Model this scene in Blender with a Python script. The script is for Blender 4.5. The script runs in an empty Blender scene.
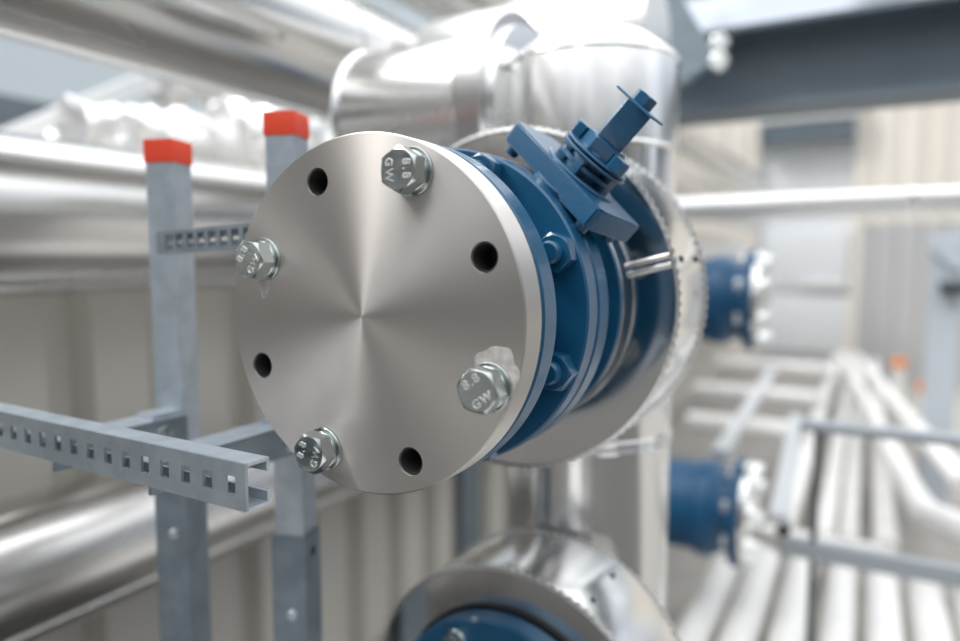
import bpy, bmesh, math, random
from mathutils import Vector, Matrix, noise
random.seed(7)
V = Vector
PI = math.pi
scene = bpy.context.scene
COL = scene.collection
WL = {}

# ------------------------------------------------------------------ materials
def mat(name, col, metal=0.0, rough=0.5, bump=None, rvar=None, cvar=None, aniso=None, coat=0.0):
    m = bpy.data.materials.new(name); m.use_nodes = True
    nt = m.node_tree; b = nt.nodes['Principled BSDF']
    b.inputs['Base Color'].default_value = (*col, 1)
    b.inputs['Metallic'].default_value = metal
    b.inputs['Roughness'].default_value = rough
    b.inputs['Coat Weight'].default_value = coat
    tc = nt.nodes.new('ShaderNodeTexCoord')
    def noise_fac(scale, detail=4, stretch=None):
        n = nt.nodes.new('ShaderNodeTexNoise'); n.inputs['Scale'].default_value = scale; n.inputs['Detail'].default_value = detail
        if stretch:
            mp = nt.nodes.new('ShaderNodeMapping'); mp.inputs['Scale'].default_value = stretch
            nt.links.new(tc.outputs['Object'], mp.inputs['Vector']); nt.links.new(mp.outputs['Vector'], n.inputs['Vector'])
        else:
            nt.links.new(tc.outputs['Object'], n.inputs['Vector'])
        return n.outputs['Fac']
    if bump:
        sc, st = bump[:2]
        bn = nt.nodes.new('ShaderNodeBump'); bn.inputs['Strength'].default_value = st; bn.inputs['Distance'].default_value = bump[2] if len(bump) > 2 else 0.002
        nt.links.new(noise_fac(sc, 3, bump[3] if len(bump) > 3 else None), bn.inputs['Height'])
        nt.links.new(bn.outputs['Normal'], b.inputs['Normal'])
    if rvar:
        sc, lo, hi = rvar[:3]
        mr = nt.nodes.new('ShaderNodeMapRange'); mr.inputs['From Min'].default_value = .3; mr.inputs['From Max'].default_value = .7
        mr.inputs['To Min'].default_value = lo; mr.inputs['To Max'].default_value = hi
        nt.links.new(noise_fac(sc, 5, rvar[3] if len(rvar) > 3 else None), mr.inputs['Value']); nt.links.new(mr.outputs['Result'], b.inputs['Roughness'])
    if cvar:
        sc, c2 = cvar[:2]
        mx = nt.nodes.new('ShaderNodeMix'); mx.data_type = 'RGBA'
        mx.inputs[6].default_value = (*col, 1); mx.inputs[7].default_value = (*c2, 1)
        mr = nt.nodes.new('ShaderNodeMapRange'); mr.inputs['From Min'].default_value = .38; mr.inputs['From Max'].default_value = .62
        nt.links.new(noise_fac(sc, 5, cvar[2] if len(cvar) > 2 else None), mr.inputs['Value'])
        nt.links.new(mr.outputs['Result'], mx.inputs[0]); nt.links.new(mx.outputs[2], b.inputs['Base Color'])
    if aniso:
        b.inputs['Anisotropic'].default_value = aniso[0]; b.inputs['Anisotropic Rotation'].default_value = aniso[1]
        tg = nt.nodes.new('ShaderNodeTangent'); tg.direction_type = 'RADIAL'; tg.axis = 'Y'
        nt.links.new(tg.outputs['Tangent'], b.inputs['Tangent'])
    return m

M = {}
M['face'] = mat('lathe_turned_steel', (.60, .575, .55), 1.0, .5, aniso=(.86, .25), rvar=(30, .46, .54))
M['zinc'] = mat('zinc_plated_steel', (.50, .54, .53), 1.0, .2, rvar=(160, .14, .26), bump=(260, .02, .0003))
M['mark'] = mat('raised_mark_steel', (.90, .92, .91), 1.0, .38)
M['blue'] = mat('blue_enamel_paint', (.004, .068, .150), 0.0, .34, bump=(170, .3, .0008), cvar=(18, (.006, .078, .168)), coat=.2)
M['bluefar'] = mat('blue_valve_paint', (.004, .070, .165), 0.0, .42, coat=.05)
M['alu'] = mat('aluminium_cladding', (.80, .80, .79), 1.0, .16, rvar=(9, .10, .24), bump=(7, .10, .01))
M['aluv'] = mat('aluminium_riser_cladding', (.74, .74, .735), 1.0, .18, rvar=(9, .12, .26, (1, 1, .1)), bump=(14, .45, .012, (1, 1, .03)))
M['capd'] = mat('cladding_end_plate', (.70, .69, .68), 1.0, .12, rvar=(14, .08, .2))
M['crimp'] = mat('crimped_aluminium', (.62, .62, .61), 1.0, .32, bump=(60, .1, .001))
M['pipe'] = mat('satin_pipe_cladding', (.68, .67, .655), 1.0, .23, rvar=(6, .15, .28, (1, .25, 1)), bump=(9, .35, .012, (1, .06, 1)))
M['pipex'] = mat('header_cladding', (.86, .86, .85), 1.0, .24, rvar=(6, .18, .32), bump=(6, .12, .012))
M['foil'] = mat('crumpled_foil', (.95, .95, .95), .7, .42, bump=(26, .4, .008))
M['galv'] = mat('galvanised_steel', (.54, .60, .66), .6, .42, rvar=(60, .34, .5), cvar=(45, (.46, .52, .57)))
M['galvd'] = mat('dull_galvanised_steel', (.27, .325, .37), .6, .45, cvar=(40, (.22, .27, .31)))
M['red'] = mat('red_plastic', (.86, .075, .03), 0, .42)
M['wall'] = mat('warm_grey_sheet', (.64, .615, .56), 0, .45, cvar=(3, (.61, .585, .535)))
M['white'] = mat('white_pipe_jacket', (.82, .81, .79), 0, .4, cvar=(4, (.76, .75, .73)))
M['whitem'] = mat('bright_pipe_jacket', (.92, .92, .91), .5, .3)
M['cream'] = mat('cream_panel', (.78, .73, .66), 0, .6, cvar=(2, (.74, .69, .62), (1, 1, .05)))
M['pale'] = mat('pale_door_panel', (.72, .74, .76), 0, .5)
M['greypanel'] = mat('grey_corrugated_panel', (.46, .46, .46), .1, .5)
M['beam'] = mat('dark_painted_steel', (.11, .145, .175), 0, .45, cvar=(3, (.135, .17, .20)))
M['dark'] = mat('black_rubber_and_gap', (.012, .013, .015), 0, .6)
M['floor'] = mat('pale_concrete', (.33, .315, .29), 0, .8, cvar=(5, (.28, .265, .245)))
M['neardark'] = mat('unseen_dark_floor', (.075, .072, .07), 0, .8, cvar=(4, (.055, .053, .05)))  # dark colour added to the unseen near floor to dim reflections
M['scale'] = mat('hole_shade_dark', (.07, .068, .066), .5, .5)  # shade of the open bolt holes, put into the colour of their lining
M['grease'] = mat('pale_grease', (.55, .53, .51), .3, .6, cvar=(140, (.40, .38, .36)))
M['galvm'] = mat('mid_grey_galvanised_steel', (.36, .41, .45), .6, .42, rvar=(60, .34, .5), cvar=(45, (.30, .35, .39)))  # darker grey for the rail webs than for their lips
M['railp'] = mat('grey_handrail_paint', (.36, .39, .42), .3, .45)
M['railw'] = mat('pale_rail_steel', (.62, .64, .66), .4, .4)
M['darkrod'] = mat('dark_rod_steel', (.06, .075, .085), .3, .5)
M['column'] = mat('blue_grey_column_paint', (.50, .55, .60), 0, .5)
M['orange'] = mat('orange_plastic', (.75, .22, .03), 0, .5)
M['rust'] = mat('rust_spot', (.10, .02, .005), 0, .8)
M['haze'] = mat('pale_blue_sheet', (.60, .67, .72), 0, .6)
M['brass'] = mat('brass_fitting', (.55, .36, .18), .9, .35)

# ------------------------------------------------------------------ mesh helpers
def frame(o, d, u=None):
    d = V(d).normalized()
    if u is None: u = V((1, 0, 0)) if abs(d.x) < .8 else V((0, 0, 1))
    u = V(u); u = (u - d * u.dot(d)).normalized()
    return V(o), d, u, d.cross(u)

def loop(bm, fr, s, r, n, rf=None, a0=0):
    o, d, u, v = fr
    out = []
    for i in range(n):
        a = a0 + 2 * PI * i / n
        rr = r if rf is None else r * rf(i, n)
        out.append(bm.verts.new(o + d * s + u * (rr * math.cos(a)) + v * (rr * math.sin(a))))
    return out

def bridge(bm, A, B):
    n = len(A)
    for i in range(n):
        bm.faces.new((A[i], A[(i + 1) % n], B[(i + 1) % n], B[i]))

def lathe(bm, fr, prof, n=96, closed=False, caps=True, a0=0):
    """prof: list of (s, r); closed joins the last ring to the first (a hollow ring)."""
    L = [loop(bm, fr, s, max(r, 1e-5), n, a0=a0) for s, r in prof]
    for A, B in zip(L, L[1:]): bridge(bm, A, B)
    if closed: bridge(bm, L[-1], L[0])
    elif caps:
        bm.faces.new(L[0]); bm.faces.new(L[-1])
    return bm

def cyl(bm, fr, s0, s1, r, n=48, ch=.001, a0=0):
    ch = min(ch, abs(s1 - s0) * .4, r * .4)
    return lathe(bm, fr, [(s0, r - ch), (s0 + ch, r), (s1 - ch, r), (s1, r - ch)], n, a0=a0)

def ring(bm, fr, s0, s1, r0, r1, n=96, ch=.0008):
    ch = min(ch, (s1 - s0) * .4, (r1 - r0) * .4)
    return lathe(bm, fr, [(s0, r0), (s0, r1 - ch), (s0 + ch, r1), (s1 - ch, r1), (s1, r1 - ch), (s1, r0)], n, closed=True)

def holed_plate(bm, fr, s0, s1, r, holes, n=128, ch=.001, r_in=None):
    """round plate between s0 and s1 with real through holes (angle, bolt radius, hole radius)."""
    o, d, u, v = fr
    def cap(s, sh):
        outer = loop(bm, fr, s, r - ch, n); rings = [outer]; hl = []
        for a, rb, rh in holes:
            c = o + u * (rb * math.cos(a)) + v * (rb * math.sin(a))
            hl.append(loop(bm, (c, d, u, v), s, rh + ch * .6, 28))
        if r_in: hl.append(loop(bm, fr, s, r_in, 64))
        es = []
        for L in [outer] + hl:
            for i in range(len(L)): es.append(bm.edges.new((L[i], L[(i + 1) % len(L)])))
        bmesh.ops.triangle_fill(bm, use_beauty=True, edges=es, normal=d * sh)
        return outer, hl
    o0, h0 = cap(s0, -1); o1, h1 = cap(s1, 1)
    a = loop(bm, fr, s0 + ch, r, n); b = loop(bm, fr, s1 - ch, r, n)
    bridge(bm, o0, a); bridge(bm, a, b); bridge(bm, b, o1)
    for A, B in zip(h0, h1): bridge(bm, A, B)
    return bm

def box(bm, c, size, rot=None, ch=0):
    mtx = Matrix.Translation(V(c)) @ (rot.to_4x4() if rot is not None else Matrix()) @ Matrix.Diagonal((*size, 1))
    g = bmesh.ops.create_cube(bm, size=1, matrix=mtx)
    if ch:
        es = list({e for v in g['verts'] for e in v.link_edges})
        bmesh.ops.bevel(bm, geom=es, offset=ch, segments=2, affect='EDGES', profile=.7)
    return bm

def prism(bm, fr, s0, s1, pts):
    """polygon pts (a, b) in the frame's u/v, from s0 to s1 along the axis."""
    o, d, u, v = fr
    A = [bm.verts.new(o + d * s0 + u * a + v * b) for a, b in pts]
    B = [bm.verts.new(o + d * s1 + u * a + v * b) for a, b in pts]
    bm.faces.new(A); bm.faces.new(B); bridge(bm, A, B)
    return bm

def sweep(bm, pts, r, n=48, caps=True):
    """tube along a polyline; r is a number or a list."""
    pts = [V(p) for p in pts]
    rs = r if isinstance(r, (list, tuple)) else [r] * len(pts)
    t0 = (pts[1] - pts[0]).normalized()
    u = t0.orthogonal().normalized(); L = []; prev = t0
    for i, p in enumerate(pts):
        if i == 0: t = t0
        elif i == len(pts) - 1: t = (pts[-1] - pts[-2]).normalized()
        else: t = ((pts[i + 1] - p).normalized() + (p - pts[i - 1]).normalized()).normalized()
        u = prev.rotation_difference(t) @ u; u = (u - t * u.dot(t)).normalized(); prev = t
        k = 1.0
        w = t.cross(u)
        if 0 < i < len(pts) - 1:
            d1 = (p - pts[i - 1]).normalized()
            c = max(.3, d1.dot(t)); k = 1 / c
            nrm = (t * t.dot(d1) - d1)
            ax = nrm.normalized() if nrm.length > 1e-6 else None
        else: ax = None
        ringv = []
        for j in range(n):
            a = 2 * PI * j / n
            q = u * math.cos(a) + w * math.sin(a)
            if ax is not None: q = q + ax * (q.dot(ax) * (k - 1))
            ringv.append(bm.verts.new(p + q * rs[i]))
        L.append(ringv)
    for A, B in zip(L, L[1:]): bridge(bm, A, B)
    if caps: bm.faces.new(L[0]); bm.faces.new(L[-1])
    return bm

def build(name, bm, m, parent=None, angle=32, smooth=True):
    bmesh.ops.recalc_face_normals(bm, faces=bm.faces[:])
    off = WL.get(parent, V((0, 0, 0))) if parent else None
    if parent is not None:
        for v in bm.verts: v.co -= off
    me = bpy.data.meshes.new(name); bm.to_mesh(me); bm.free()
    if smooth:
        for p in me.polygons: p.use_smooth = True
        me.set_sharp_from_angle(angle=math.radians(angle))
    me.materials.append(M[m] if isinstance(m, str) else m)
    o = bpy.data.objects.new(name, me); COL.objects.link(o)
    if parent is not None: o.parent = parent; WL[o] = off.copy()
    else: WL[o] = V((0, 0, 0))
    return o

def tag(o, label, cat, group=None):
    o['label'] = label; o['category'] = cat
    if group: o['group'] = group
    return o

def thing(name, loc, label, cat, group=None):
    o = bpy.data.objects.new(name, None); COL.objects.link(o)
    o.location = loc; o.empty_display_size = .05; WL[o] = V(loc)
    return tag(o, label, cat, group)

def single(name, bm, m, label, cat, group=None, angle=32):
    """a thing that is one mesh; origin moved to its base."""
    xs = [v.co for v in bm.verts]
    c = V(((min(v.x for v in xs) + max(v.x for v in xs)) / 2, (min(v.y for v in xs) + max(v.y for v in xs)) / 2, min(v.z for v in xs)))
    for v in bm.verts: v.co -= c
    o = build(name, bm, m, None, angle); o.location = c; WL[o] = c
    return tag(o, label, cat, group)

def struct(name, bm, m, angle=32, parent=None):
    o = build(name, bm, m, parent, angle)
    if parent is None: o['kind'] = 'structure'
    return o

def N(): return bmesh.new()
def hexpts(af, a0=0):
    R = af / 2 / math.cos(PI / 6)
    return [(R * math.cos(a0 + k * PI / 3), R * math.sin(a0 + k * PI / 3)) for k in range(6)]

def hex_head(bm, fr, s0, s1, af, a0=0, front=True):
    """hex prism with the corners of its outer end turned off to a round face."""
    o, d, u, v = fr
    n = 48; ri = af / 2
    def hexr(a):
        b = (a - a0) % (PI / 3) - PI / 6
        return ri / math.cos(b)
    def lp(s, f):
        out = []
        for i in range(n):
            a = a0 + 2 * PI * i / n
            rr = f(a); out.append((a, rr))
        return out
    h = s1 - s0
    L = []
    A = [bm.verts.new(o + d * s0 + u * (hexr(a0 + 2 * PI * i / n) * math.cos(a0 + 2 * PI * i / n)) + v * (hexr(a0 + 2 * PI * i / n) * math.sin(a0 + 2 * PI * i / n))) for i in range(n)]
    B = []
    for i in range(n):
        a = a0 + 2 * PI * i / n; rr = hexr(a)
        drop = (rr - ri * .95) * .55 * (1 if h > 0 else -1)
        B.append(bm.verts.new(o + d * (s1 - drop) + u * (rr * math.cos(a)) + v * (rr * math.sin(a))))
    Cc = [bm.verts.new(o + d * s1 + u * (ri * .95 * math.cos(a0 + 2 * PI * i / n)) + v * (ri * .95 * math.sin(a0 + 2 * PI * i / n))) for i in range(n)]
    bm.faces.new(A); bridge(bm, A, B); bridge(bm, B, Cc); bm.faces.new(Cc)
    return bm

def lettering(name, txt, size, depth, m, parent, centre, right, up):
    cu = bpy.data.curves.new('lettering', 'FONT'); cu.body = txt; cu.size = size; cu.align_x = 'CENTER'; cu.align_y = 'CENTER'
    cu.extrude = depth; cu.bevel_depth = depth * .12; cu.resolution_u = 3; cu.space_character = 1.3
    tmp = bpy.data.objects.new('lettering', cu); COL.objects.link(tmp)
    bpy.context.view_layer.update()
    me = bpy.data.meshes.new_from_object(tmp.evaluated_get(bpy.context.evaluated_depsgraph_get()))
    bpy.data.objects.remove(tmp); bpy.data.curves.remove(cu)
    r = V(right).normalized(); u = V(up).normalized(); nn = r.cross(u)
    mt = Matrix((( r.x, u.x, nn.x, centre[0]), (r.y, u.y, nn.y, centre[1]), (r.z, u.z, nn.z, centre[2]), (0, 0, 0, 1)))
    me.transform(Matrix.Translation(-WL[parent]) @ mt)
    me.materials.clear(); me.materials.append(M[m]); me.name = name
    o = bpy.data.objects.new(name, me); COL.objects.link(o); o.parent = parent; WL[o] = WL[parent].copy()
    return o

# ------------------------------------------------------------------ main valve axis runs along +Y (away from the camera)
C = V((-.347, .436, 1.5558))
FR = (C, V((0, 1, 0)), V((1, 0, 0)), V((0, 0, 1)))          # angle 0 = +X, 90 deg = up
RB = .1192
A_BOLT = [math.radians(a) for a in (67.5, 157.5, -112, -22.3)]
A_HOLE = [math.radians(a) for a in (112, 22.8, -67.8, -156.8)]

# blank flange
t = thing('blank_flange', C + V((0, .015, -.1425)), 'large round turned steel blank flange with four open holes, closing the blue valve', 'blank flange')
bm = holed_plate(N(), FR, 0, .028, .1425, [(a, RB - (.004 if i == 0 else 0), .0105) for i, a in enumerate(A_HOLE + A_BOLT)], n=160, ch=.0012)
build('plate', bm, 'face', t, 25)
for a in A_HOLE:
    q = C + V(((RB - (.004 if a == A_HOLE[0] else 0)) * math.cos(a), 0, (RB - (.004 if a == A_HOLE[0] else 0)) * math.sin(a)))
    bm = N(); ring(bm, (q, FR[1], FR[2], FR[3]), .0012, .0278, .0098, .0104, 28, .0001); o = build('hole_shade', bm, 'scale', t); o['label'] = 'painted dark shade inside an open bolt hole'
gk = ring(N(), FR, .0285, .031, .09, .136)
build('gasket', gk, 'dark', t)

bolt_info = [
    (A_BOLT[0], 90, -90, 'zinc hex bolt at the top of the round blank flange'),
    (A_BOLT[1], 52, 55, 'zinc hex bolt at the outer edge of the flange, beside the slotted steel post'),
    (A_BOLT[2], 50, 72, 'zinc hex bolt low on the blank flange, beside the cut end of slotted rail'),
    (A_BOLT[3], 112, 36, 'zinc hex bolt with a pale smear, on the rim side nearest the blue paint'),
]
for a, hexa, texta, lab in bolt_info:
    p = C + V((RB * math.cos(a) + (.0075 if texta == 55 else .004), 0, RB * math.sin(a) - .001))
    b = thing('hex_bolt', p, lab, 'bolt', 'hex bolts in the blank flange')
    fr = (p, V((0, -1, 0)), V((1, 0, 0)), V((0, 0, 1)))
    bm = N(); hex_head(bm, fr, .0065, .0195, .030, math.radians(hexa))
    head = build('head', bm, 'zinc', b, 20)
    bm = N(); ring(bm, fr, 0, .0028, .0095, .0182, 48, .0004)
    build('washer', bm, 'zinc', b)
    bm = N(); ring(bm, fr, .0028, .0065, .0095, .0158, 48, .0007)
    build('lock_washer', bm, 'zinc', b)
    cyl(bm := N(), fr, -.026, .0066, .0062, 32); build('shank', bm, 'zinc', b)
    if texta in (36, 55):
        da, n_, sc = ((math.radians(60), 40, .021), (math.radians(-95), 36, .011))[texta == 55]
        cc = p + V((.010 * math.cos(da), 0, .010 * math.sin(da))) if texta == 36 else p + V((.022 * math.cos(da), 0, .022 * math.sin(da)))
        bm = N()
        rim = [(sc * (1 + .22 * noise.noise(V((math.cos(q) * 2, math.sin(q) * 2, texta)))) ) for q in [2 * PI * i / n_ for i in range(n_)]]
        prism(bm, (cc, V((0, -1, 0)), V((1, 0, 0)), V((0, 0, 1))), .00002, .0005, [(rim[i] * math.cos(2 * PI * i / n_) * (.9 if texta == 36 else .55), rim[i] * math.sin(2 * PI * i / n_)) for i in range(n_)])
        o = build('grease_smear', bm, 'grease', b); o['label'] = 'pale smear of grease on the flange face'
    ta = math.radians(texta); right = V((math.cos(ta), 0, math.sin(ta))); up = V((-math.sin(ta), 0, math.cos(ta)))
    fc = p + V((0, -.0195, 0))
    lettering('grade_marking', '8.8', .0096, .0008, 'mark', head, fc + up * .0076, right, up)
    lettering('maker_marking', 'GW', .0090, .0008, 'mark', head, fc - up * .0076, right, up)

# the blue valve
def make_valve(c, dz_label, label, stem=True, nuts=True):
    fr = (c, V((0, 1, 0)), V((1, 0, 0)), V((0, 0, 1)))
    t = thing('stop_valve', c + V((0, .09, -.1425)), label, 'valve')
    bm = N(); holed_plate(bm, fr, .0315, .056, .1425, [(a, RB, .0095) for a in A_HOLE], n=144, ch=.0018, r_in=.076)
    build('front_flange', bm, 'blue', t)
    bm = N(); lathe(bm, fr, [(.050, .080), (.056, .108), (.062, .096), (.075, .092), (.095, .092), (.108, .094), (.116, .098), (.116, .080)], 96, closed=True)
    build('body', bm, 'blue', t)
    bm = N(); ring(bm, fr, .115, .138, .075, .146, 144, .0018)
    build('rear_flange', bm, 'blue', t)
    bm = N(); lathe(bm, fr, [(.0325, .0755), (.040, .0758), (.040, .001), (.0325, .001)], 48, closed=True)
    build('disc', bm, 'galvd', t)
    if nuts:
        for a in A_BOLT + A_HOLE:
            p = c + V((.1295 * math.cos(a), 0, .1295 * math.sin(a)))
            fn = (p, V((0, -1, 0)), V((1, 0, 0)), V((0, 0, 1)))
            bm = N(); hex_head(bm, fn, -.1155, -.0995, .030, a + .3)
            nt_ = build('nut', bm, 'blue', t, 20)
            bm = N(); cyl(bm, fn, -.1, -.089, .0098, 24, .002); build('stud_end', bm, 'blue', nt_)
    return t
valve = make_valve(C, 0, 'blue painted stop valve with a slanted square stem, behind the blank flange')

# slanted stem assembly on the valve
AL = math.radians(43.6); S0 = .177; R0 = .1622
SD = V((math.sin(AL), 0, math.cos(AL))); ST = V((math.cos(AL), 0, -math.sin(AL))); SY = V((0, 1, 0))
ROT = math.radians(-11.3)
ST2 = (ST * math.cos(ROT) + SY * math.sin(ROT)).normalized(); SY2 = SD.cross(ST2) * -1
if SY2.y < 0: SY2 = -SY2
SB = C + V((0, 0, .0022)) + SY * S0 + SD * (R0 + .0025)
FS = (SB, SD, ST2, SY2)
SROT = Matrix((ST2, SY2, SD)).transposed()
def sp(bm, s0, s1, pts): return prism(bm, FS, s0, s1, pts)
bm = N(); cyl(bm, (SB + SY * -.02, SD, ST2, SY2), -.035, -.016, .026, 48); build('neck', bm, 'blue', valve)
a_, b_, c_ = .067, .040, .009
plate_pts = [(-a_ + c_, -b_), (a_ - c_ * .4, -b_), (a_, -b_ + c_), (a_, b_ - c_ * .4), (a_ - c_ * .4, b_), (-a_ + c_, b_), (-a_, b_ - c_), (-a_, -b_ + c_)]
plate_pts = [(p_ - .004, q_) for p_, q_ in plate_pts]
bm = N(); sp(bm, -.0205, 0, plate_pts)
bmesh.ops.bevel(bm, geom=bm.edges[:], offset=.0018, segments=2, affect='EDGES')
mp = build('mounting_plate', bm, 'blue', valve)
for (pa, pb) in ((-.056, -.028), (.050, -.026), (-.056, .028), (.050, .026)):
    bm = N(); f2 = (SB + ST2 * pa + SY2 * pb, SD, ST2, SY2)
    cyl(bm, f2, -.0285, -.020, .0065, 20); build('mounting_stud', bm, 'blue', mp)
bm = N(); lathe(bm, FS, [(-.001, .020), (-.001, .0375), (.0012, .0375), (.0024, .036), (.0024, .020)], 64, closed=True)
build('seat_ring', bm, 'blue', valve)
bm = N(); cyl(bm, FS, .0, .026, .019, 40); build('gland', bm, 'blue', valve)
for (s0, s1, r) in ((.0075, .0125, .029), (.0175, .0205, .0345), (.0220, .0245, .033)):
    bm = N(); cyl(bm, FS, s0, s1, r, 56, .0008); build('gland_ring', bm, 'blue', valve)
for k in range(3):
    ang = math.radians((-160, -75, 10)[k])
    cc = SB + ST2 * (.024 * math.cos(ang)) + SY2 * (.024 * math.sin(ang))
    bm = N(); box(bm, cc + SD * .010, (.011, .011, .016), SROT, .0008)
    build('gland_lug', bm, 'blue', valve)
bm = N(); hex_head(bm, FS, .0245, .0385, .036, math.radians(30)); build('gland_nut', bm, 'blue', valve, 20)
for sgn in (-1, 1):
    f2 = (SB + ST2 * (.0265 * sgn) + SY2 * (-.006), SD, ST2, SY2)
    bm = N(); hex_head(bm, f2, .0245, .0365, .0155, .3); o = build('gland_bolt', bm, 'blue', valve, 20)
bm = N(); box(bm, SB + SD * .0565, (.0255, .0255, .042), SROT @ Matrix.Rotation(math.radians(38), 3, 'Z'), .0009)
build('square_stem', bm, 'blue', valve)
bm = N(); box(bm, SB + SD * .0782, (.046, .026, .0022), SROT @ Matrix.Rotation(.05, 3, 'Z'), .0007)
build('stem_washer', bm, 'blue', valve)
bm = N(); hex_head(bm, FS, .0792, .0895, .0185, .25); build('stem_bolt', bm, 'blue', valve, 20)
bm = N(); bmesh.ops.create_icosphere(bm, subdivisions=2, radius=.0022, matrix=Matrix.Translation(SB - ST2 * .033 - SY2 * .008 + SD * .0185)); o = build('rust_spot', bm, 'rust', valve); o['label'] = 'small rust brown spot'

# mating pipe flange behind the valve
def make_pipe_flange(c, label):
    fr = (c, V((0, 1, 0)), V((1, 0, 0)), V((0, 0, 1)))
    t = thing('pipe_flange', c + V((0, .16, -.1425)), label, 'pipe flange')
    bm = N(); ring(bm, fr, .1415, .168, .072, .146, 144, .0018); build('flange_ring', bm, 'blue', t)
    bm = N(); ring(bm, fr, .1382, .1413, .075, .137, 96, .0004); build('gasket', bm, 'dark', t)
    bm = N(); lathe(bm, fr, [(.166, .085), (.168, .112), (.180, .104), (.215, .098), (.25, .096), (.25, .085)], 96, closed=True); build('hub', bm, 'blue', t)
    for k, a in enumerate(A_BOLT + A_HOLE):
        p = c + V((RB * 1.03 * math.cos(a - .1), 0, RB * 1.03 * math.sin(a - .1)))
        fn = (p, V((0, 1, 0)), V((1, 0, 0)), V((0, 0, 1)))
        bm = N(); hex_head(bm, fn, .168, .181, .028, a); nt_ = build('nut', bm, 'zinc', t, 20)
        bm = N(); cyl(bm, fn, .18, .188, .009, 20); build('stud_end', bm, 'zinc', nt_)
    return t
make_pipe_flange(C, 'blue pipe flange bolted to the rear of the stop valve')

# insulation covers
def crimp(bm, fr, s, r, dr, w, nb=150):
    n = nb * 4
    rf = lambda i, n_: 1 + (dr / r) * (1 if i % 4 in (0, 1) else 0)
    A = loop(bm, fr, s - w / 2, r - .003, n); B = loop(bm, fr, s - w * .35, r, n, rf); Cc = loop(bm, fr, s + w * .35, r, n, rf); D = loop(bm, fr, s + w / 2, r - .003, n)
    bridge(bm, A, B); bridge(bm, B, Cc); bridge(bm, Cc, D); bridge(bm, D, A)
    return bm

def make_cover(c, label, seam_a, rin=.112):
    fr = (c, V((0, 1, 0)), V((1, 0, 0)), V((0, 0, 1)))
    t = thing('insulation_cover', c + V((0, .32, -.187)), label, 'insulation cover', 'round insulation covers')
    bm = N(); lathe(bm, fr, [(.258, rin), (.258, .1855), (.261, .1855), (.261, rin)], 160, closed=True); build('end_plate', bm, 'capd', t)
    bm = N(); lathe(bm, fr, [(.2585, .186), (.264, .1868), (.384, .1868), (.389, .186), (.389, .180), (.2585, .180)], 192, closed=True); build('band', bm, 'alu', t)
    bm = N(); lathe(bm, fr, [(.388, .1855), (.392, .1855), (.396, .13), (.392, .13)], 128, closed=True); build('back_plate', bm, 'capd', t)
    bm = N(); crimp(bm, fr, .2590, .1872, .0018, .006, 110); build('crimped_edge', bm, 'crimp', t, 20)
    bm = N(); crimp(bm, fr, .3880, .1872, .0018, .006, 110); build('crimped_edge', bm, 'crimp', t, 20)
    bm = N(); lathe(bm, fr, [(.228, rin - .004), (.228, .137), (.2315, .1385), (.2345, .137), (.236, .132), (.2575, .132), (.2575, rin - .004)] if seam_a is not None else [(.2535, rin), (.2535, .143), (.258, .143), (.258, rin)], 128, closed=True); build('collar_gap_ring', bm, 'blue' if seam_a is not None else 'dark', t)  # lower cover: black ring painted in for the dark gap behind the flange
    if seam_a is not None:
        bm = N(); ring(bm, fr, .2375, .2410, .131, .1372, 128, .001); build('collar_bead', bm, 'alu', t)
    if seam_a is not None:
        for off in (-.0045, .0045):
            ua = V((math.cos(seam_a), 0, math.sin(seam_a))); va = V((-math.sin(seam_a), 0, math.cos(seam_a)))
            bm = N(); p0 = c + V((0, .2565, 0)) + va * off
            sweep(bm, [p0 + ua * .138, p0 + ua * .1835], .0031, 16); build('seam_bar', bm, 'crimp', t)
    sa = seam_a if seam_a is not None else math.radians(60)
    for ss in (.285, .355):
        ua = V((math.cos(sa), 0, math.sin(sa)))
        bm = N(); f2 = frame(c + V((0, ss, 0)) + ua * .1862, ua); cyl(bm, f2, 0, .0028, .0035, 14, .001); build('screw', bm, 'dark', t)
    return t
make_cover(C, 'round bright metal insulation cover with crimped edges around the pipe behind the blue valve', math.radians(14))

# riser pipe that both valves branch from
RX, RY = C.x, C.y + .513
LOWZ = -.497
def elbow_pts(cx, cz, rad, y, n=5):
    return [V((cx - rad + rad * math.cos(a), y, cz + rad * math.sin(a))) for a in [PI / 2 * i / n for i in range(n + 1)]]
t = thing('riser_pipe', (RX, RY, .35), 'upright silver clad riser pipe with a ringed top, standing behind the main valve', 'pipe')
HZ = 1.822
ER = .09
bm = N(); lathe(bm, ((V((RX, RY, 0))), V((0, 0, 1)), V((1, 0, 0)), V((0, 1, 0))), [(.35, .117), (1.745, .117)], 96); build('cladding', bm, 'aluv', t)
bm = N(); lathe(bm, ((V((RX, RY, 0))), V((0, 0, 1)), V((1, 0, 0)), V((0, 1, 0))), [(1.744, .119), (1.862, .119), (1.872, .116), (1.90, .08), (1.905, .01)], 96); build('top_cladding', bm, 'pipex', t)
bm = N(); sa = math.radians(-112)
box(bm, (RX + .120 * math.cos(sa), RY + .120 * math.sin(sa), 1.805), (.010, .0035, .112), Matrix.Rotation(sa + PI / 2, 3, 'Z'), .001); build('seam_strip', bm, 'crimp', t)
for z in (1.3625, 1.352, 1.748, 1.864, .98):
    bm = N(); lathe(bm, (V((RX, RY, z)), V((0, 0, 1)), V((1, 0, 0)), V((0, 1, 0))), [(-.004, .1165), (-.003, .1195), (0, .1205), (.003, .1195), (.004, .1165)], 96, closed=True)
    build('joint_ring', bm, 'alu', t)
bm = N(); sa = math.radians(-103)
box(bm, (RX + .118 * math.cos(sa), RY + .118 * math.sin(sa), .85), (.012, .003, 1.0), Matrix.Rotation(sa + PI / 2, 3, 'Z'), .001); build('seam_strip', bm, 'aluv', t)
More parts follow.
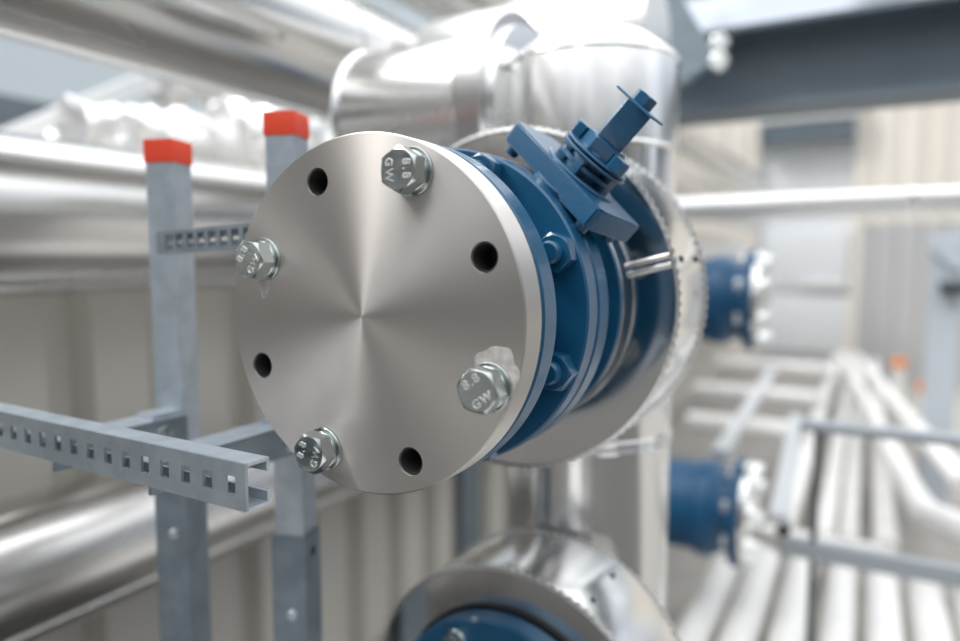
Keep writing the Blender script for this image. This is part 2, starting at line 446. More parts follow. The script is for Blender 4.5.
for dz in (0, LOWZ):
    bm = N(); lathe(bm, (C + V((0, 0, dz)), V((0, 1, 0)), V((1, 0, 0)), V((0, 0, 1))), [(.394, .118), (.42, .112), (.47, .110)], 64); build('branch', bm, 'aluv', t)

# header running to the side from the riser bend
xe = RX - ER
t = thing('header_pipe', (-.62, RY, HZ - .12), 'fat bright silver header pipe with a grey strap, running sideways from the riser top', 'pipe')
fx = (V((xe, RY, HZ)), V((-1, 0, 0)), V((0, 1, 0)), V((0, 0, 1)))
bm = N(); lathe(bm, fx, [(.004, .112), (.02, .1165)], 96); build('cladding', bm, 'pipex', t)
bm = N(); lathe(bm, fx, [(.05, .108), (.275, .110)], 96); build('cladding', bm, 'pipex', t)
bm = N(); lathe(bm, fx, [(.017, .09), (.014, .131), (.018, .134), (.054, .134), (.058, .131), (.056, .09)], 96, closed=True); o = build('strap', bm, 'crimp', t); o['label'] = 'grey strap standing proud of the bright cladding'
bm = N(); lathe(bm, fx, [(.272, .09), (.272, .113), (.278, .1165), (.284, .113), (.284, .09)], 96, closed=True); build('end_bead', bm, 'alu', t)
bm = N(); lathe(bm, fx, [(.282, .103), (.294, .09), (.296, .02)], 64); build('end_cap', bm, 'alu', t)

# second, wider header behind
t = thing('overhead_pipe', (-.4, 1.32, 2.0), 'wide overexposed white pipe passing overhead behind the riser bend', 'pipe')
fx = (V((-.85, 1.34, 2.02)), V((1, 0, 0)), V((0, 1, 0)), V((0, 0, 1)))
bm = N(); lathe(bm, fx, [(0, .085), (.006, .095), (.49, .095)], 64); build('cladding', bm, 'whitem', t)
bm = N(); ring(bm, fx, .20, .225, .09, .098, 64); build('joint_ring', bm, 'alu', t)

# lower valve and its cover
CL = C + V((0, 0, LOWZ))
make_cover(CL, 'second round insulation cover low down with a wide shiny band, below the main valve', None, .125)
lv = thing('stop_valve', CL + V((0, .2, -.1425)), 'lower blue stop valve set inside the shiny round cover, cut by the picture edge', 'valve')
frl = (CL, V((0, 1, 0)), V((1, 0, 0)), V((0, 0, 1)))
bm = N(); holed_plate(bm, frl, .226, .2525, .1395, [], 144, .003); build('flange', bm, 'blue', lv)
bm = N(); lathe(bm, frl, [(.206, .05), (.206, .084), (.210, .088), (.227, .092), (.227, .05)], 96, closed=True); build('hub', bm, 'blue', lv)
bm = N(); lathe(bm, frl, [(.17, .03), (.17, .045), (.172, .047), (.19, .047), (.19, .03)], 64, closed=True); build('bore', bm, 'galvd', lv)
for k in range(8):
    a = math.radians(115.5 + 45 * k)
    p = CL + V((.1165 * math.cos(a), -.021, .1165 * math.sin(a)))
    p.y += .042
    f2 = (p, V((0, -1, 0)), V((1, 0, 0)), V((0, 0, 1)))
    bm = N(); hex_head(bm, f2, -.204, -.193, .020, .4); bo = build('bolt', bm, 'zinc', lv, 20)
    bm = N(); ring(bm, f2, -.2065, -.204, .006, .0125, 32); build('washer', bm, 'zinc', bo)

# ------------------------------------------------------------------ support frame
PROT = math.radians(18)
def channel_profile(w, d, tk, lip):
    h = w / 2
    return [(-h, 0), (h, 0), (h, d), (h - lip, d), (h - lip, d - tk), (h - tk, d - tk), (h - tk, tk), (-h + tk, tk), (-h + tk, d - tk), (-h + lip, d - tk), (-h + lip, d), (-h, d)]
def make_post(x, y, ztop, zsplice, label, cap_label, rot=PROT):
    t = thing('support_post', (x, y, .35), label, 'post', 'galvanised support posts')
    ux = V((math.cos(rot), math.sin(rot), 0)); uy = V((-math.sin(rot), math.cos(rot), 0))
    fr = (V((x, y, 0)), V((0, 0, 1)), ux, uy)
    pr = channel_profile(.034, .034, .0026, .010)
    pr = [(a, b - .017) for a, b in pr]
    bm = N(); prism(bm, fr, zsplice - .1, ztop - .002, pr); build('channel', bm, 'galv', t)
    bm = N(); box(bm, V((x, y, ztop - .012)), (.0375, .0375, .026), Matrix.Rotation(rot, 3, 'Z'), .0025)
    o = build('end_cap', bm, 'red', t); o['label'] = cap_label
    pr2 = [(a, b - .0205) for a, b in channel_profile(.041, .041, .0028, .012)]
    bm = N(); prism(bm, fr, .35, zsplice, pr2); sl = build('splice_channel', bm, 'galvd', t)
    bm = N(); f2 = frame(V((x, y, zsplice - .022)) + ux * .0205, ux); cyl(bm, f2, -.001, .0006, .0055, 20, .0002); build('bolt_hole', bm, 'dark', sl)
    bm = N(); f2 = frame(V((x, y, zsplice - .09)) - uy * .0205 + ux * .004, -uy); cyl(bm, f2, -.001, .0045, .006, 20, .001); build('rivet', bm, 'galv', sl)
    return t
make_post(-.705, .54, 1.734, 1.372, 'galvanised post with a red cap, the shorter one standing farther from the flange', 'red plastic cap')
make_post(-.566, .585, 1.759, 1.288, 'galvanised post with a red cap rising just behind the edge of the blank flange', 'red plastic cap')

# slotted rail along X at the front of the posts
def slotted_rail(name, x0, x1, y, z0, z1, depth, pitch, hw, hh, label, first):
    """C rail: slotted web towards -Y, lips towards +Y."""
    t = thing(name, (x1, y + depth / 2, z0), label, 'rail', 'slotted steel rails')
    tk = .0025; zc = (z0 + z1) / 2
    xs = [x0]; x = x1 - first
    cuts = []
    while x - hw / 2 > x0 + .004: cuts.append((x - hw / 2, x + hw / 2)); x -= pitch
    cuts = cuts[::-1]
    bm = N()
    def grid_face(yy):
        edges = sorted({x0, x1, *[c for cc in cuts for c in cc]})
        zs = [z0, zc - hh / 2, zc + hh / 2, z1]
        vs = {}
        def vv(i, j):
            if (i, j) not in vs: vs[(i, j)] = bm.verts.new((edges[i], yy, zs[j]))
            return vs[(i, j)]
        holes = {round(c[0], 6) for c in cuts}
        for i in range(len(edges) - 1):
            for j in range(3):
                if j == 1 and round(edges[i], 6) in holes: continue
                bm.faces.new((vv(i, j), vv(i + 1, j), vv(i + 1, j + 1), vv(i, j + 1)))
    grid_face(y)
    bmesh.ops.recalc_face_normals(bm, faces=bm.faces[:])
    g = bmesh.ops.extrude_face_region(bm, geom=bm.faces[:])
    bmesh.ops.translate(bm, verts=[e for e in g['geom'] if isinstance(e, bmesh.types.BMVert)], vec=(0, tk, 0))
    build('slotted_web', bm, 'galvm', t, 25)
    for zz, nm in ((z1 - tk / 2, 'upper_lip'), (z0 + tk / 2, 'lower_lip')):
        bm = N(); box(bm, ((x0 + x1) / 2, y + tk + (depth - tk) / 2, zz), (x1 - x0, depth - tk, tk))
        sg = -1 if zz > zc else 1
        box(bm, ((x0 + x1) / 2, y + depth - tk / 2, zz + sg * .0045), (x1 - x0, tk, .009))
        build(nm, bm, 'galv', t)
    return t
rail = slotted_rail('slotted_rail', -1.12, -.3885, .352, 1.4165, 1.4525, .023, .0255, .0108, .0138, 'long galvanised rail with a row of square holes, reaching in from the picture edge', .0165)
rail.rotation_euler.z = math.radians(-1.7)
rail2 = slotted_rail('slotted_rail', -.668, -.455, .478, 1.6135, 1.6375, .014, .0178, .0118, .0155, 'short slotted steel rail fixed across the taller parts of both posts, behind the flange', .012)

rail2.rotation_euler = (0, -.035, math.radians(-4))

# bracket arms from the rail back to the posts
def make_arm(x, y0, y1, z, label, up):
    t = thing('bracket_arm', (x, (y0 + y1) / 2, z - .045), label, 'bracket', 'bracket arms behind the slotted rail')
    bm = N()
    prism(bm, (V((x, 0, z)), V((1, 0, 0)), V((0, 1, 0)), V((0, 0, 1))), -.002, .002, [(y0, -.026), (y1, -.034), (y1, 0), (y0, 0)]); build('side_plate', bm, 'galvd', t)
    bm = N(); box(bm, (x - .018, (y0 + y1) / 2, z), (.040, y1 - y0, .003), None, .0008); build('top_plate', bm, 'galv', t)
    bm = N(); box(bm, (x - .016, y1 - .022, z + .004), (.030, .040, .006), None, .002); build('spring_clip', bm, 'galv', t)
    f2 = frame((x + .002, y1 - .03, z - .018), (1, 0, 0))
    bm = N(); hex_head(bm, f2, .001, .009, .016, .2); bo = build('bolt', bm, 'zinc', t, 20)
    bm = N(); ring(bm, f2, 0, .0015, .004, .011, 28, .0003); build('washer', bm, 'zinc', bo)
    return t
make_arm(-.676, .378, .528, 1.4235, 'grey bracket arm joining the slotted rail to the shorter red capped post', 0)
make_arm(-.534, .378, .578, 1.4235, 'grey bracket arm joining the slotted rail to the taller red capped post', 0)

# ------------------------------------------------------------------ wall and big pipes on the wall side
WX = -1.42
prof = []
y = -1.155
per = .215
while y < 8.6:
    prof += [(y, 0), (y + .058, 0), (y + .076, .05), (y + .197, .05)]
    y += per
bm = N()
prof = prof + [(y, 0), (y, -.06), (-1.155, -.06)]
prism(bm, (V((WX, 0, 0)), V((0, 0, 1)), V((0, 1, 0)), V((1, 0, 0))), .0, 1.72, prof)
struct('wall_left', bm, 'wall', 20)

bm = N(); box(bm, (WX + .0635, 2.37, .86), (.024, .15, 1.7), None, .008)
single('downpipe', bm, 'galvd', 'dark grey square downpipe on the wall, seen between the flange and the riser', 'downpipe')

def wall_pipe(x, z, r, y0, y1, label, seam_angles, joints, m='pipe', screws=True):
    t = thing('clad_pipe', (x, (y0 + y1) / 2, z - r), label, 'pipe', 'large clad pipes along the wall')
    fr = (V((x, 0, z)), V((0, 1, 0)), V((1, 0, 0)), V((0, 0, 1)))
    bm = N(); lathe(bm, fr, [(y0, r), (y1, r)], 96); build('cladding', bm, m, t)
    for j in joints:
        bm = N(); lathe(bm, (V((x, j, z)), V((0, 1, 0)), V((1, 0, 0)), V((0, 0, 1))), [(-.004, r - .002), (-.003, r + .002), (0, r + .003), (.003, r + .002), (.004, r - .002)], 96, closed=True)
        build('joint_ring', bm, m, t)
    for a in seam_angles:
        ua = V((math.cos(a), 0, math.sin(a))); va = V((-math.sin(a), 0, math.cos(a)))
        rot = Matrix((V((0, 1, 0)), va, ua)).transposed()
        if rot.determinant() < 0: rot = Matrix((V((0, -1, 0)), va, ua)).transposed()
        bm = N(); box(bm, V((x, (y0 + y1) / 2, z)) + ua * (r + .001), (y1 - y0, .014, .005), rot, .0015); sm = build('seam_strip', bm, m, t)
        if screws:
            yy = max(y0, .3) + .16
            while yy < min(y1, 2.2):
                bm = N(); f2 = frame(V((x, yy, z)) + ua * (r + .003), ua); cyl(bm, f2, 0, .003, .005, 14, .001); build('screw', bm, 'galvd', sm); yy += .22
    return t
wall_pipe(-1.21, 1.671, .131, -1.0, 7.5, 'large silver clad pipe at post height along the grey wall, the middle one of three', [math.radians(-62)], [1.35, 2.6])
wall_pipe(-1.21, 1.088, .119, -1.0, 7.5, 'silver clad pipe low on the grey wall, below the slotted rail', [math.radians(-33)], [1.42, 2.7])
wall_pipe(-1.0, 2.02, .128, -1.3, 7.5, 'large silver clad pipe slanting across the top corner above the red post caps', [math.radians(-20)], [1.12])
wall_pipe(-1.02, 2.335, .10, -1.3, 7.5, 'narrower silver pipe just above the slanting top corner pipe', [], [.9], screws=False)

# crumpled foil ducts over the wall
def foil_duct(pts, rad, label, seed, strap=None):
    t = thing('foil_duct', V(pts[0]) - V((0, 0, rad)), label, 'duct', 'foil wrapped ducts')
    bm = N(); n = 40
    fine = []
    P = [V(p) for p in pts]
    for i in range(len(P) - 1):
        k = 14
        for j in range(k): fine.append(P[i].lerp(P[i + 1], j / k))
    fine.append(P[-1])
    sweep(bm, fine, [rad * (1 + .10 * math.sin(i * 1.9 + seed)) for i in range(len(fine))], n)
    for v in bm.verts:
        d = noise.noise_vector(v.co * 16 + V((seed, 0, 0))) * .028 + noise.noise_vector(v.co * 42 + V((seed, 3, 0))) * .012
        v.co += d
    build('foil', bm, 'foil', t, 60)
    if strap is not None:
        bm = N(); d = (P[-1] - P[-2]).normalized(); ring(bm, frame(P[-2].lerp(P[-1], strap), d), -.012, .012, rad * .9, rad * 1.22, 64, .002); build('strap', bm, 'alu', t)
    return t
foil_duct([(-1.62, .98, 1.90), (-1.62, 1.2, 1.92), (-1.62, 1.36, 1.925)], .058, 'low crumpled silver foil duct lying over the wall top', 1)
foil_duct([(-1.80, 1.36, 2.10), (-1.80, 1.52, 2.14), (-1.80, 1.68, 2.13)], .055, 'upper crumpled foil duct bulging behind the lower foil duct', 5)
foil_duct([(-1.62, 1.40, 1.93), (-1.62, 1.60, 1.96), (-1.62, 1.92, 1.99)], .105, 'thick strapped foil duct beside the taller red capped post', 9, .25)

# pale structures beyond the wall
bm = N(); box(bm, (-6.5, 5.0, 4.4), (.3, 9.0, 8.1)); single('distant_building', bm, 'haze', 'pale blue sheet clad building beyond the wall in the top corner', 'building')  # unseen upper height added to darken the reflections on the pipe tops
bm = N()
a = V((-2.4, 1.25, 1.98)); b = V((-2.4, 2.05, 2.44)); d = (b - a)
prism(bm, frame(a, d, (1, 0, 0)), -.3, d.length + .5, [(-.04, -.03), (.04, -.03), (.04, .03), (-.04, .03)])
single('diagonal_brace', bm, 'whitem', 'pale diagonal brace beyond the wall, under the slanting top pipe', 'brace')
bm = N(); box(bm, (-2.9, 2.1, 2.16), (.2, 1.6, .09)); single('gap_bar', bm, 'beam', 'dark ledge standing in for the gap under the pale diagonal brace', 'bar')  # dark bar put in where there is only a dark gap
bm = N(); box(bm, (-2.6, 3.4, 2.9), (4.0, .14, .16)); single('pale_crossbeam', bm, 'haze', 'pale crossbeam seen above the header pipe at the picture top', 'beam')

# ------------------------------------------------------------------ far side: wall, door, steel beam
FY = 9.5
def corr(x0, x1, z0, z1, y, m, name, per=.26, dep=.025):
    pr = [(x0, .25)]; x = x0
    while x < x1 - per:
        pr += [(x, 0), (x + per * .6, 0), (x + per * .7, dep), (x + per * .9, dep)]; x += per
    pr += [(x, 0), (x1, 0), (x1, .25)]
    bm = N(); prism(bm, (V((0, y, 0)), V((0, 0, 1)), V((1, 0, 0)), V((0, 1, 0))), z0, z1, pr)
    return bm
bm = corr(-5.2, -1.25, .35, 4.2, FY, 'cream', '')
g = corr(-.18, 4.5, .35, 4.2, FY, 'cream', '')
me_ = bpy.data.meshes.new('tmp'); g.to_mesh(me_); g.free(); bm.from_mesh(me_)
box(bm, (-.715, FY + .12, 3.8), (1.07, .24, .8)); 
struct('wall_back', bm, 'cream', 20)
bm = N(); box(bm, (-.715, FY + .15, 1.70), (1.07, .12, 2.7)); dr = struct('door_1', bm, 'pale')
bm = N(); box(bm, (-.69, FY + .06, 1.60), (.96, .06, .70), None, .01); build('upper_panel', bm, 'pale', dr)
bm = N(); box(bm, (-.66, FY + .06, .82), (.96, .06, .70), None, .01); build('lower_panel', bm, 'pale', dr)
bm = N(); box(bm, (-.45, FY + .02, 1.30), (.5, .05, .10), None, .01); build('panel_rail', bm, 'whitem', dr)
bm = N(); box(bm, (-.715, FY - .02, 3.15), (1.04, .26, .20)); struct('trim_1', bm, 'beam')
bm = N(); box(bm, (-.715, FY - .03, 3.40), (1.04, .3, .28)); struct('trim_2', bm, 'whitem')
bm = corr(-.08, 2.2, .35, 1.98, 8.2, 'greypanel', '', .2, .014)
single('metal_enclosure', bm, 'greypanel', 'low grey corrugated enclosure in front of the cream far wall, beside the steel column', 'enclosure', angle=20)

t = thing('steel_beam', (.6, 2.15, 2.0), 'heavy dark blue-grey steel beam crossing overhead above the white pipe', 'beam')
fb = (V((-.62, 2.15, 2.012)), V((1, 0, 0)), V((0, 1, 0)), V((0, 0, 1)))
bm = N(); prism(bm, fb, 0, 2.6, [(-.006, .011), (.006, .011), (.006, .209), (-.006, .209)]); build('web', bm, 'beam', t)
bm = N(); prism(bm, fb, 0, 2.6, [(-.10, 0), (.10, 0), (.10, .012), (-.10, .012)]); build('lower_flange', bm, 'beam', t)
bm = N(); prism(bm, fb, 0, 2.6, [(-.10, .208), (.10, .208), (.10, .22), (-.10, .22)]); build('upper_flange', bm, 'beam', t)

t = thing('hanging_strut', (-.47, 1.9, 2.06), 'grey slanted hanging strut with bright bolts, in front of the end of the dark beam', 'strut')
bm = N(); d0 = V((-.56, 1.92, 2.36)); d1 = V((-.405, 1.92, 2.085)); d = d1 - d0
prism(bm, frame(d0, d, (1, 0, 0)), 0, d.length, [(-.055, -.02), (.055, -.02), (.055, .02), (-.055, .02)]); build('strut_plate', bm, 'galvd', t)
for k in range(2):
    bm = N(); f2 = frame(d1 + V((.055, -.02, .015 + .045 * k)), (0, -1, 0)); hex_head(bm, f2, 0, .02, .042, .2); build('bolt', bm, 'mark', t, 20)
bm = N(); box(bm, (-.60, 1.93, 2.2), (.05, .04, .42), None, .003); build('hanger', bm, 'galv', t)

bm = N(); fx = (V((-1.04, 2.5, 1.777)), V((1, 0, 0)), V((0, 1, 0)), V((0, 0, 1)))
t = thing('white_crosspipe', (0, 2.5, 1.74), 'long bright white pipe crossing sideways under the dark beam', 'pipe')
lathe(bm, fx, [(0, .038), (2.9, .038)], 48); build('cladding', bm, 'whitem', t)
bm = N(); ring(bm, fx, 1.14, 1.16, .036, .0405, 48); build('joint_ring', bm, 'alu', t)

t = thing('steel_column', (.325, 4.0, .35), 'pale blue-grey steel column with a bracket head, near the edge of the picture', 'column')
bm = N(); prism(bm, (V((.325, 4, 0)), V((0, 0, 1)), V((1, 0, 0)), V((0, 1, 0))), .35, 1.72, [(-.06, -.06), (.06, -.06), (.06, -.05), (.005, -.05), (.005, .05), (.06, .05), (.06, .06), (-.06, .06), (-.06, .05), (-.005, .05), (-.005, -.05), (-.06, -.05)]); build('shaft', bm, 'column', t)
bm = N(); prism(bm, (V((.30, 3.93, 1.5)), V((0, 1, 0)), V((1, 0, 0)), V((0, 0, 1))), -.02, .02, [(-.09, .20), (.09, .20), (.09, .06), (.05, .06)]); build('bracket', bm, 'column', t)
bm = N(); box(bm, (.36, 3.9, 1.47), (.12, .05, .06), None, .005); build('clamp', bm, 'darkrod', t)

# valves of the far riser
def side_valve(c, r, x0, label):
    """axis along +X, blank plate and bolts on the +X end."""
    t = thing('side_valve', c + V((-.08, 0, -r)), label, 'valve', 'blue valves of the far pipe row')
    fr = (c, V((1, 0, 0)), V((0, 1, 0)), V((0, 0, 1)))
    bm = N(); lathe(bm, fr, [(x0, r * .82), (-.12, r * .84), (-.115, r * .90), (-.075, r * .90), (-.065, r * .84), (-.045, r * .76), (-.02, r * .76)], 64); build('body', bm, 'bluefar', t)
    bm = N(); cyl(bm, fr, x0 - .02, x0 + .012, r * .92, 64, .003); build('rear_flange', bm, 'bluefar', t)
    bm = N(); cyl(bm, fr, -.022, .0, r, 64, .003); build('front_flange', bm, 'bluefar', t)
    bm = N(); cyl(bm, fr, .002, .024, r * .97, 64, .003); bp = build('blank_plate', bm, 'alu', t)
    for k in range(8):
        a = 2 * PI * (k + .5) / 8
        p = c + V((0, r * .82 * math.cos(a), r * .82 * math.sin(a)))
        f2 = frame(p, (1, 0, 0))
        bm = N(); hex_head(bm, f2, .024, .040, .034, .3); build('bolt', bm, 'mark', bp, 20)
        f2 = frame(p, (-1, 0, 0))
        bm = N(); hex_head(bm, f2, .022, .038, .030, .1); build('nut', bm, 'mark', t, 20)
    return t
side_valve(V((-.272, 2.1, 1.487)), .141, -.20, 'blue valve showing beside the round cover, the higher of the two farther ones')
side_valve(V((-.272, 2.0, .905)), .148, -.24, 'blue valve beside the foot of the riser, the lower of the two farther ones')
t = thing('far_riser', (-.665, 2.05, .35), 'silver far riser pipe carrying the two farther blue valves', 'pipe')
bm = N(); lathe(bm, (V((-.665, 2.05, 0)), V((0, 0, 1)), V((1, 0, 0)), V((0, 1, 0))), [(.35, .12), (1.95, .12)], 64); build('cladding', bm, 'aluv', t)

# ------------------------------------------------------------------ pipe racks on the ground
bm = N(); box(bm, (0, 16.2, .25), (60, 30, .2)); struct('floor', bm, 'floor')
bm = N(); box(bm, (0, -13.8, .25), (60, 30, .2)); struct('floor', bm, 'neardark')  # floor goes on unseen here, darkened so the cladding mirrors less light
ords = ['first', 'second', 'third', 'fourth', 'fifth', 'sixth', 'seventh']
xs = [-.372, -.262, -.146, -.030, .082, .196, .31]
for i, x in enumerate(xs):
    r = .046 if i not in (3,) else .042
    bm = N(); lathe(bm, (V((x, 0, .585)), V((0, 1, 0)), V((1, 0, 0)), V((0, 0, 1))), [(-5, r), (2.46, r)], 40)
    t = thing('floor_pipe', (x, 1.5, .545), f'{ords[i]} white pipe of the low front row, counted from the riser', 'pipe', 'white pipes of the low front row')
    build('cladding', bm, 'white', t)
    bm = N(); cyl(bm, (V((x, 2.46, .585)), V((0, 1, 0)), V((1, 0, 0)), V((0, 0, 1))), 0, .02, r + .006, 40); build('end_collar', bm, 'white', t)
    bm = N(); ring(bm, (V((x, 1.7, .585)), V((0, 1, 0)), V((1, 0, 0)), V((0, 0, 1))), 0, .012, r - .002, r + .002, 40); build('joint_ring', bm, 'white', t)
xs2 = [-.24, -.10, -.02, .10]
for i, x in enumerate(xs2):
    r = (.042, .036, .034, .04)[i]
    t = thing('floor_pipe', (x, 5, .54), f'{ords[i]} white pipe running far back beyond the grey crossbar, counted from the riser side', 'pipe', 'white pipes of the far row')
    bm = N(); lathe(bm, (V((x, 0, .58)), V((0, 1, 0)), V((1, 0, 0)), V((0, 0, 1))), [(2.78, r), (8.0, r)], 40); build('cladding', bm, 'white', t)
    bm = N(); ring(bm, (V((x, 3.6, .58)), V((0, 1, 0)), V((1, 0, 0)), V((0, 0, 1))), 0, .02, r - .002, r + .004, 40); build('joint_ring', bm, 'white', t)
bm = N(); lathe(bm, (V((-.30, 2.70, .60)), V((1, 0, 0)), V((0, 1, 0)), V((0, 0, 1))), [(0, .028), (.42, .028)], 32)
single('crosswise_pipe', bm, 'white', 'short white pipe lying crosswise at the ends of the far row', 'pipe')
for i, (y, x0, x1, z) in enumerate(((3.5, -.75, -.28, .80), (4.4, -.9, -.2, .80), (5.6, -1.0, -.2, .8))):
    lab = ('thick white pipe crossing low behind the far blue valves, nearest of three', 'white pipe crossing low, second of three behind the far blue valves', 'white pipe crossing low, farthest of the three near the far wall')[i]
    bm = N(); lathe(bm, (V((x0, y, z)), V((1, 0, 0)), V((0, 1, 0)), V((0, 0, 1))), [(0, .05), (x1 - x0, .05)], 32)
    single('crossing_pipe', bm, 'white', lab, 'pipe', 'white pipes crossing low')

# two pale lines running back on the far side, with a kink towards the edge
for i, (p0, p1, lab) in enumerate(((V((-.17, 6.6, .80)), V((.185, 2.62, .80)), 'pale square pipe line that kinks outwards, running back above the far row'), (V((-.05, 6.6, .79)), V((.345, 3.0, .79)), 'pale straight pipe line running back outside the kinked one'))):
    t = thing('pipe_line', (p1.x, p1.y, .76), lab, 'pipe', 'pale pipe lines on the far side')
    bm = N(); sweep(bm, [p0, p1], .04, 32); build('cladding', bm, 'white', t)
    if i == 0:
        bm = N(); sweep(bm, [p1 + V((-.002, .03, 0)), p1 + V((.01, -.04, -.005)), p1 + V((.36, -.36, -.02))], .046, 32); build('kinked_end', bm, 'white', t)

# grey tray edges, handrail and thin rod
t = thing('handrail', (.1, 1.8, .35), 'grey handrail with one upright, crossing in front of the pipe rows', 'handrail')
bm = N(); sweep(bm, [(-.125, 1.8, 1.212), (.9, 1.8, 1.212)], .0155, 24); build('top_rail', bm, 'railp', t)
bm = N(); sweep(bm, [(-.086, 1.8, .35), (-.086, 1.8, 1.205)], .008, 20); build('upright', bm, 'darkrod', t)
bm = N(); box(bm, (.35, 1.8, .911), (1.0, .03, .042), None, .003); build('lower_rail', bm, 'railp', t)
for i, (p0, p1, lab) in enumerate((((-.415, 3.9, 1.02), (-.365, 2.15, 1.02), 'pale flat rail slanting down towards the lower far valve'), ((-.215, 2.9, 1.0), (-.158, 1.75, .99), 'pale flat rail between the far valves and the dark upright'))):
    bm = N(); p0 = V(p0); p1 = V(p1); d = p1 - p0
    prism(bm, frame(p0, d, (1, 0, 0)), 0, d.length, [(-.022, -.012), (.022, -.012), (.022, .012), (-.022, .012)])
    single('flat_rail', bm, 'railw', lab, 'rail', 'pale flat rails by the far valves')
bm = N(); cyl(bm, frame((-.162, 1.95, .905), (0, -1, 0)), 0, .05, .017, 24); single('rubber_stop', bm, 'dark', 'round black stop next to the lower far valve', 'stop')
for i, (x, y, z, lab) in enumerate(((.32, 4.6, .86, 'larger orange plastic cap beside the far pipe lines'), (.22, 5.6, .86, 'smaller orange cap farther back beside the far pipe lines'))):
    bm = N(); cyl(bm, frame((x, y, z), (0, 0, 1)), 0, .06, .045, 24, .006); o = single('orange_cap', bm, 'orange', lab, 'cap', 'orange caps')
    t = thing('cap_stub', (x, y, .35), ('pale pipe stub under the larger orange cap', 'pale pipe stub under the smaller orange cap')[i], 'pipe stub', 'pale pipe stubs')
    bm = N(); lathe(bm, frame((x, y, 0), (0, 0, 1)), [(.35, .035), (z, .035)], 24); build('stub', bm, 'white', t)

# ------------------------------------------------------------------ sky and sun
w = bpy.data.worlds.new('overcast_sky'); scene.world = w; w.use_nodes = True
nt = w.node_tree; bg = nt.nodes['Background']
tc = nt.nodes.new('ShaderNodeTexCoord'); sx = nt.nodes.new('ShaderNodeSeparateXYZ'); nt.links.new(tc.outputs['Generated'], sx.inputs[0])
mr = nt.nodes.new('ShaderNodeMapRange'); mr.inputs['From Min'].default_value = -1; mr.inputs['From Max'].default_value = 1
nt.links.new(sx.outputs['Z'], mr.inputs['Value'])
nz = nt.nodes.new('ShaderNodeTexNoise'); nz.inputs['Scale'].default_value = 2.6; nz.inputs['Detail'].default_value = 3
nt.links.new(tc.outputs['Generated'], nz.inputs['Vector'])
ad = nt.nodes.new('ShaderNodeMath'); ad.operation = 'MULTIPLY_ADD'; ad.inputs[1].default_value = .16
sb = nt.nodes.new('ShaderNodeMath'); sb.operation = 'SUBTRACT'; sb.inputs[1].default_value = .08
nt.links.new(nz.outputs['Fac'], ad.inputs[0]); nt.links.new(mr.outputs['Result'], ad.inputs[2]); nt.links.new(ad.outputs[0], sb.inputs[0])
cr = nt.nodes.new('ShaderNodeValToRGB'); e = cr.color_ramp.elements
def ramp(node, stops):
    e = node.color_ramp.elements
    e[0].position, e[0].color = stops[0][0], (*stops[0][1], 1)
    e[1].position, e[1].color = stops[-1][0], (*stops[-1][1], 1)
    for p_, c_ in stops[1:-1]:
        k = e.new(p_); k.color = (*c_, 1)
ramp(cr, [(.40, (.14, .135, .13)), (.49, (.28, .28, .28)), (.53, (.60, .63, .68)), (.66, (.56, .62, .71)), (.80, (1.7, 1.75, 1.8)), (1.0, (2.4, 2.45, 2.5))])
cr2 = nt.nodes.new('ShaderNodeValToRGB')
ramp(cr2, [(.40, (.07, .066, .062)), (.50, (.09, .087, .085)), (.60, (.20, .20, .205)), (.68, (.50, .52, .55)), (.80, (1.5, 1.55, 1.6)), (1.0, (2.4, 2.45, 2.5))])
nt.links.new(sb.outputs[0], cr.inputs['Fac']); nt.links.new(sb.outputs[0], cr2.inputs['Fac'])
side = nt.nodes.new('ShaderNodeMapRange'); side.inputs['From Min'].default_value = -.25; side.inputs['From Max'].default_value = .35
nt.links.new(sx.outputs['Y'], side.inputs['Value'])
mx = nt.nodes.new('ShaderNodeMix'); mx.data_type = 'RGBA'
nt.links.new(side.outputs['Result'], mx.inputs[0]); nt.links.new(cr2.outputs['Color'], mx.inputs[6]); nt.links.new(cr.outputs['Color'], mx.inputs[7])
mp_ = nt.nodes.new('ShaderNodeMapping'); mp_.inputs['Scale'].default_value = (1, 1, .12)
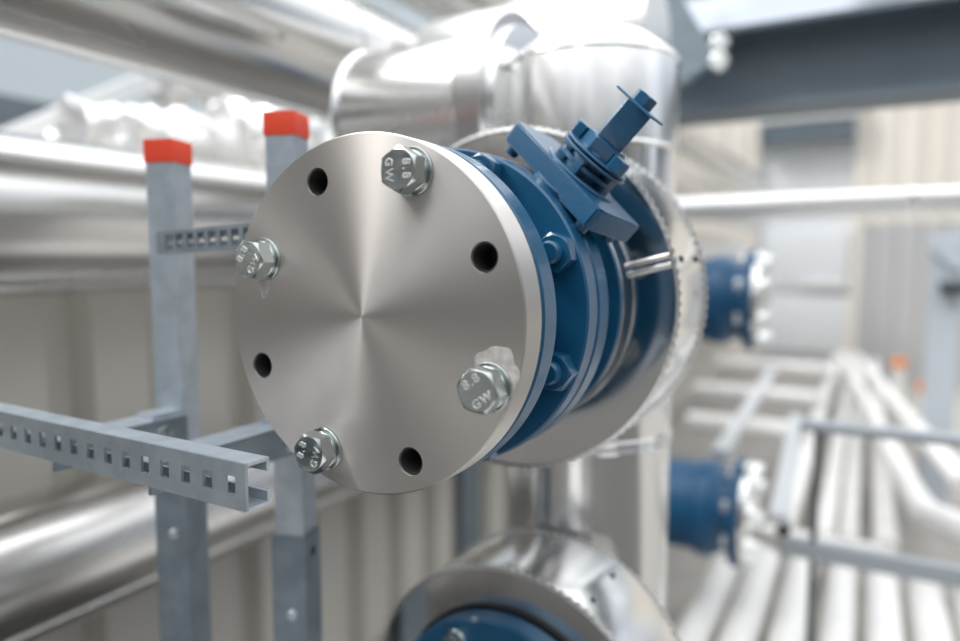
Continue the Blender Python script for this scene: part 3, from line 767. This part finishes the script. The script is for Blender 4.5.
nt.links.new(tc.outputs['Generated'], mp_.inputs['Vector'])
n2 = nt.nodes.new('ShaderNodeTexNoise'); n2.inputs['Scale'].default_value = 7; n2.inputs['Detail'].default_value = 2; nt.links.new(mp_.outputs['Vector'], n2.inputs['Vector'])
m2 = nt.nodes.new('ShaderNodeMapRange'); m2.inputs['From Min'].default_value = .42; m2.inputs['From Max'].default_value = .58; m2.inputs['To Min'].default_value = .35; m2.inputs['To Max'].default_value = 1.45
nt.links.new(n2.outputs['Fac'], m2.inputs['Value'])
lowf = nt.nodes.new('ShaderNodeMapRange'); lowf.inputs['From Min'].default_value = .62; lowf.inputs['From Max'].default_value = .74; lowf.inputs['To Min'].default_value = 1; lowf.inputs['To Max'].default_value = 0
nt.links.new(mr.outputs['Result'], lowf.inputs['Value'])
m3 = nt.nodes.new('ShaderNodeMix'); m3.inputs[2].default_value = 1.0
nt.links.new(lowf.outputs['Result'], m3.inputs[0]); nt.links.new(m2.outputs['Result'], m3.inputs[3])
nt.links.new(mx.outputs[2], bg.inputs['Color']); nt.links.new(m3.outputs[0], bg.inputs['Strength'])
sun = bpy.data.lights.new('sun', 'SUN'); sun.energy = 2.4; sun.angle = math.radians(16); sun.color = (1, .98, .95)
so = bpy.data.objects.new('sun', sun); COL.objects.link(so)
so.rotation_euler = V((.56, .36, -.75)).to_track_quat('-Z', 'Y').to_euler()

# ------------------------------------------------------------------ camera
cd = bpy.data.cameras.new('camera'); cam = bpy.data.objects.new('camera', cd); COL.objects.link(cam)
cd.sensor_width = 36; cd.lens = 26.25; cd.clip_start = .01
th = math.radians(28.9); pt = math.atan(60.5 / 700)
cam.location = (0, 0, 1.6)
cam.rotation_euler = (PI / 2 - pt, 0, th)
cd.dof.use_dof = True; cd.dof.focus_distance = .545; cd.dof.aperture_fstop = 1.8
scene.camera = cam
scene.view_settings.view_transform = 'Standard'; scene.view_settings.look = 'None'; scene.view_settings.gamma = 1; scene.view_settings.use_curve_mapping = False
scene.view_settings.exposure = 0.22
